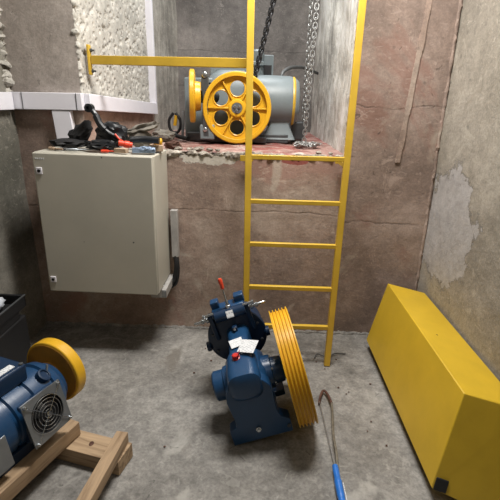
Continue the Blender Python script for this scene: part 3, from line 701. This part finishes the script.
# motor
bm = bm_new(); add_lathe(bm, L(-.14, 3.93, 1.755), (1, 0, 0), [(.19, 0), (.20, .03), (.205, .06), (.208, .12), (.210, .2), (.206, .38), (.198, .405)], 48)
mb = obj('motor_body', bm, 'machine_grey', om, 0, 40)
bm = bm_new(); add_lathe(bm, L(.262, 3.93, 1.755), (1, 0, 0), [(.201, 0), (.201, .014), (.19, .024), (.1, .024)], 48, cap=False); obj('yellow_ring', bm, 'yellow', mb, label='thin yellow ring at the motor end')
bm = bm_new(); add_lathe(bm, L(.272, 3.93, 1.755), (1, 0, 0), [(.194, 0), (.188, .02), (.165, .045), (.08, .06), (0, .06)], 40); obj('motor_end_cap', bm, 'machine_grey', mb)
bm = bm_new(); add_loft(bm, [(0.03, .22, .50, .02, .34, .02), (.14, .27, .45, .06, .30, .03), (.24, .26, .46, .05, .3, .03)]); obj('motor_foot', bm, 'machine_grey', om, 0, 40)
bm = bm_new(); add_box(bm, L(.34, 4.12, 1.50), (.12, .2, .16)); obj('end_support', bm, 'dark_grey', om, .01)
bm = bm_new(); add_box(bm, (.30, .1, .35), (.05, .01, .03)); obj('nameplate', bm, 'dark_grey', om)
# sheave with six round holes: ring, web with holes, spokes, hub
SC = L(-.197, 3.60, 1.692); RS = .276
bm = bm_new(); add_lathe(bm, SC, (0, 1, 0), [(RS-.035, -.05), (RS-.006, -.05), (RS, -.044), (RS, -.02), (RS-.022, -.01), (RS-.022, .01), (RS, .02), (RS, .045), (RS-.035, .045)], 72, closed=True)
sh = obj('sheave_rim', bm, 'yellow_wheel', om, .002, 30)
bm = bm_new()
NN = 24; hr_, hc = .060, .150
def web(y):
    vs = {}
    return vs
# web: for each of six sectors, an annulus sector with a round hole
for sct in range(6):
    am = sct*pi/3+pi/6+.0
    outer = []; hole = []
    for k in range(NN):
        t = 2*pi*k/NN; dx, dz = cos(t), sin(t)
        # hole points (local radial frame)
        hole.append((hc+hr_*dx*1.05, hr_*1.0*dz))
    pts = []
    for k in range(NN):
        t = 2*pi*k/NN
        # march outward from hole centre to the sector boundary
        lo, hi = 0, .4
        for _ in range(22):
            mid = (lo+hi)/2; px, pz = hc+mid*cos(t), mid*sin(t)
            rr_ = sqrt(px*px+pz*pz); aa = math.atan2(pz, px)
            if .055 < rr_ < RS-.03 and abs(aa) < pi/6: lo = mid
            else: hi = mid
        pts.append((hc+lo*cos(t), lo*sin(t)))
    def W(p, y): return SC+V((p[0]*cos(am)-p[1]*sin(am), y, p[0]*sin(am)+p[1]*cos(am)))
    f_o = [bm.verts.new(W(p, -.012)) for p in pts]; f_h = [bm.verts.new(W(p, -.012)) for p in hole]
    b_h = [bm.verts.new(W(p, .012)) for p in hole]; b_o = [bm.verts.new(W(p, .012)) for p in pts]
    for k in range(NN):
        j = (k+1) % NN
        bm.faces.new((f_o[k], f_o[j], f_h[j], f_h[k])); bm.faces.new((f_h[k], f_h[j], b_h[j], b_h[k])); bm.faces.new((b_h[k], b_h[j], b_o[j], b_o[k]))
    add_tube(bm, [W((hc+(hr_+.003)*cos(2*pi*k/28), (hr_+.003)*sin(2*pi*k/28)), -.013) for k in range(28)], .006, 6, closed=True)
bmesh.ops.remove_doubles(bm, verts=bm.verts, dist=.0004)
obj('sheave_web', bm, 'yellow_wheel', sh, 0, 30)
for k in range(6):
    t = k*pi/3; d = V((cos(t), 0, sin(t))); R = Matrix.Rotation(-t, 3, 'Y')
    bm = bm_new(); add_box(bm, SC+d*.15+V((0, -.022, 0)), (.19, .02, .012), R); obj('spoke_rib', bm, 'yellow_wheel', sh, .002)
bm = bm_new(); add_lathe(bm, SC+V((0, .03, 0)), (0, -1, 0), [(.07, 0), (.072, .06), (.062, .072), (.045, .074), (.045, .068), (0, .068)], 36); hb = obj('sheave_hub', bm, 'yellow_wheel', sh)
bm = bm_new(); add_lathe(bm, SC+V((0, -.036, 0)), (0, -1, 0), [(.042, 0), (.042, .01), (0, .01)], 24); obj('hub_plate', bm, 'plate', hb)
for k in range(3):
    t = k*2*pi/3-pi/2; bm = bm_new(); add_lathe(bm, SC+V((.022*cos(t), -.045, .022*sin(t))), (0, -1, 0), [(.013, 0), (.013, .01), (.006, .012), (.006, .02), (0, .02)], 6); obj('hub_bolt', bm, 'steel', hb)
bm = bm_new(); add_cyl(bm, SC+V((0, .02, 0)), SC+V((0, .30, 0)), .06); obj('sheave_shaft', bm, 'dark_grey', om)
# brake wheel (edge on) and arms
bm = bm_new(); add_lathe(bm, L(-.585, 3.62, 1.775), (1, .12, 0), [(.03, 0), (.19, 0), (.205, .006), (.205, .038), (.19, .045), (.115, .045), (.11, .09), (0, .09)], 56); bwl = obj('brake_wheel', bm, 'yellow_wheel', om, .003, 40)
bm = bm_new(); add_cyl(bm, L(-.51, 3.63, 1.775), L(-.40, 3.8, 1.775), .05); obj('brake_shaft', bm, 'dark_grey', om)
bm = bm_new(); ax = -.455
add_prism(bm, [(ax-.02, 1.46), (ax+.035, 1.46), (ax+.03, 1.54), (ax+.02, 1.70), (ax+.03, 1.80), (ax+.028, 1.93), (ax+.008, 1.965), (ax-.025, 1.95), (ax-.03, 1.86), (ax-.018, 1.76), (ax-.025, 1.6)], 3.56, 3.60)
for v in bm.verts: v.co -= B
arm = obj('brake_arm', bm, 'dark_grey', om, .006)
for z, r in ((1.935, .022), (1.52, .018)):
    bm = bm_new(); add_lathe(bm, L(ax, 3.565, z), (0, -1, 0), [(r, 0), (r, .012), (r*.6, .016), (0, .017)], 16); obj('arm_bolt', bm, 'steel', arm)
bm = bm_new(); add_tube(bm, [p-B for p in bez([(ax+.02, 3.60, 1.88), (ax+.08, 3.6, 1.865), (ax+.12, 3.62, 1.83)])], .008, 8); obj('brake_rod', bm, 'black', om)
bm = bm_new(); add_box(bm, L(-.44, 3.66, 1.50), (.12, .2, .12)); obj('arm_pedestal', bm, 'machine_grey', om, .01)
bm = bm_new(); add_tube(bm, [p-B for p in bez([(.03, 4.0, 1.915), (.06, 4.0, 1.94)])], .02, 8); obj('vent_stub', bm, 'machine_grey', om)

# conduit curve behind
bm = bm_new(); add_tube(bm, bez([(.165, 4.0, 1.955), (.185, 4.02, 2.0), (.25, 4.1, 2.04), (.35, 4.3, 2.06), (.45, 4.6, 2.07), (.54, 4.85, 2.06), (.60, 4.95, 2.05)]), .015, 10)
tag(obj('conduit', bm, 'wire'), 'curved grey cable conduit from the old motor to the niche wall', 'cable')
# ------------------------------------------------------------------ chains
def link_mesh(lm, wm, r, m):
    bm = bm_new(); P = []
    h = lm/2-wm/2
    for k in range(12):
        t = pi*k/11; P.append((wm/2*cos(t), 0, h+wm/2*sin(t)))
    for k in range(12):
        t = pi+pi*k/11; P.append((wm/2*cos(t), 0, -h+wm/2*sin(t)))
    add_tube(bm, P, r, 6, closed=True)
    return obj('chain_link', bm, m)
def chain(name, label, a, b, lm, wm, r, m, group=None, sway=0):
    a = V(a); b = V(b); root = thing(name, label, 'chain', a, group=group)
    first = link_mesh(lm, wm, r, m); first.parent = root
    pitch = lm-4*r*.9; n = int((b-a).length/pitch); d = (b-a).normalized()
    q = d.to_track_quat('Z', 'Y')
    for i in range(n+1):
        o = first if i == 0 else first.copy()
        if i: COL.objects.link(o); o.parent = root
        o.location = d*pitch*i+V((sway*noise.noise(V((i*.25, a.x*20, 0))), sway*noise.noise(V((i*.25, 5, a.x*9))), 0))
        o.rotation_mode = 'QUATERNION'
        from mathutils import Quaternion
        o.rotation_quaternion = q @ Quaternion((0, 0, 1), pi/2*(i % 2)+.5)
    return root
chain('lifting_chain', 'dark steel chain hanging slanted from above to the old machine', (-.075, 3.80, 1.90), (.26, 3.80, 3.3), .062, .038, .0072, 'chain_dark')
chain('hoist_chain', 'pale galvanised hand chain hanging along the niche wall, nearest to the old machine', (.395, 4.15, H0+.03), (.405, 4.15, 3.0), .050, .032, .0043, 'chain_light', sway=.004)
chain('hoist_chain', 'pale galvanised hand chain hanging along the niche wall, nearest to the ladder', (.375, 3.75, H0+.03), (.435, 3.85, 2.9), .050, .032, .0043, 'chain_light', sway=.004)
# pile
pc = thing('chain_pile', 'small heap of pale chain lying on the red-stained floor below the hanging chains', 'chain', (.36, 3.5, H0+.012))
first = link_mesh(.050, .032, .0043, 'chain_light'); first.parent = pc
rr = random.Random(11)
for i in range(46):
    o = first if i == 0 else first.copy()
    if i: COL.objects.link(o); o.parent = pc
    t = i*.42; o.location = (.02+.10*cos(t)*(1-.01*i)+rr.uniform(-.01, .01), .07*sin(t)+rr.uniform(-.02, .02), rr.uniform(0, .018))
    o.rotation_euler = (pi/2+rr.uniform(-.5, .5), rr.uniform(-.5, .5), rr.uniform(0, 6))

# ------------------------------------------------------------------ crumbs on the floor
cr = random.Random(5)
for i, (x, y, s) in enumerate([(.56, 2.30, .008), (.60, 2.24, .006), (.62, 2.26, .005), (.50, 2.50, .006), (-.30, 2.55, .009), (-.36, 2.70, .007), (-.40, 2.40, .008), (.45, 2.58, .008), (.60, 2.62, .006), (.78, 2.35, .007), (.70, 2.0, .006), (.74, 1.82, .006), (-.46, 1.75, .007), (.66, 1.92, .005)]):
    bm = bm_new(); blob(bm, (x, y, s*.3), (s*1.1, s*.7, s*.45), amp=.5, sub=1, seed=i)
    tag(obj('concrete_crumb', bm, 'rust', smooth=0), 'tiny dark crumb of debris lying on the grey concrete floor', 'debris', 'crumbs scattered on the floor')
bm = bm_new(); add_tube(bm, bez([(.44, 2.62, .006), (.47, 2.66, .014), (.54, 2.63, .008), (.60, 2.68, .012), (.68, 2.69, .006)]), .004, 6)
tag(obj('wire_offcut', bm, 'wire'), 'thin bent wire lying on the floor by the ladder foot', 'wire')
for i, (x, s) in enumerate([(-.58, .025), (-.50, .018), (-.44, .03), (-.36, .02), (-.3, .015), (.42, .018), (.5, .014)]):
    bm = bm_new(); blob(bm, (x, 3.04+.02*(i % 2), H0+s*.35), (s*1.3, s, s*.6), amp=.6, sub=2, seed=i+40)
    tag(obj('rubble_piece', bm, 'rubble', smooth=0), 'pale broken mortar lump on the front lip of the raised floor', 'rubble', 'mortar lumps along the ledge lip')

# ------------------------------------------------------------------ lamps, added fill light and world
def lamp(name, label, loc, size, power, col=(1, .96, .9), rot=(0, 0, 0)):
    L_ = bpy.data.lights.new(name, 'AREA'); L_.shape = 'RECTANGLE'; L_.size, L_.size_y = size; L_.energy = power; L_.color = col
    o = bpy.data.objects.new(name, L_); COL.objects.link(o); o.location = loc; o.rotation_euler = rot; return o
lamp('lamp_or_fill', '', (-.15, 4.15, 3.62), (.9, .25), 24, (.97, .99, 1))
lamp('lamp_or_fill', '', (.15, 2.25, 3.62), (1.0, .5), 104, (1, .97, .93))
lamp('lamp_or_fill', '', (.3, -.3, 3.3), (1.4, 1.0), 5.5, (1, .97, .94))  # added fill light from the front, no lamp stands here
w = bpy.data.worlds.new('world'); S.world = w; w.use_nodes = True
w.node_tree.nodes['Background'].inputs[0].default_value = (.75, .8, .9, 1); w.node_tree.nodes['Background'].inputs[1].default_value = .2

# ------------------------------------------------------------------ camera
cam = bpy.data.cameras.new('camera'); co = bpy.data.objects.new('camera', cam); COL.objects.link(co)
cam.sensor_width = 36; cam.lens = 420/500*36; cam.clip_start = .02
p, yw, ro = radians(19.53), radians(1.0), radians(1.5)
co.location = (0, 0, 1.75)
co.rotation_mode = 'QUATERNION'
Rm = Matrix.Rotation(yw, 3, 'Z') @ Matrix.Rotation(pi/2-p, 3, 'X') @ Matrix.Rotation(ro, 3, 'Z')
co.rotation_quaternion = Rm.to_quaternion()
S.camera = co
S.view_settings.view_transform = 'Standard'; S.view_settings.look = 'None'; S.view_settings.exposure = 0.4; S.view_settings.gamma = 1
S.view_settings.use_curve_mapping = False
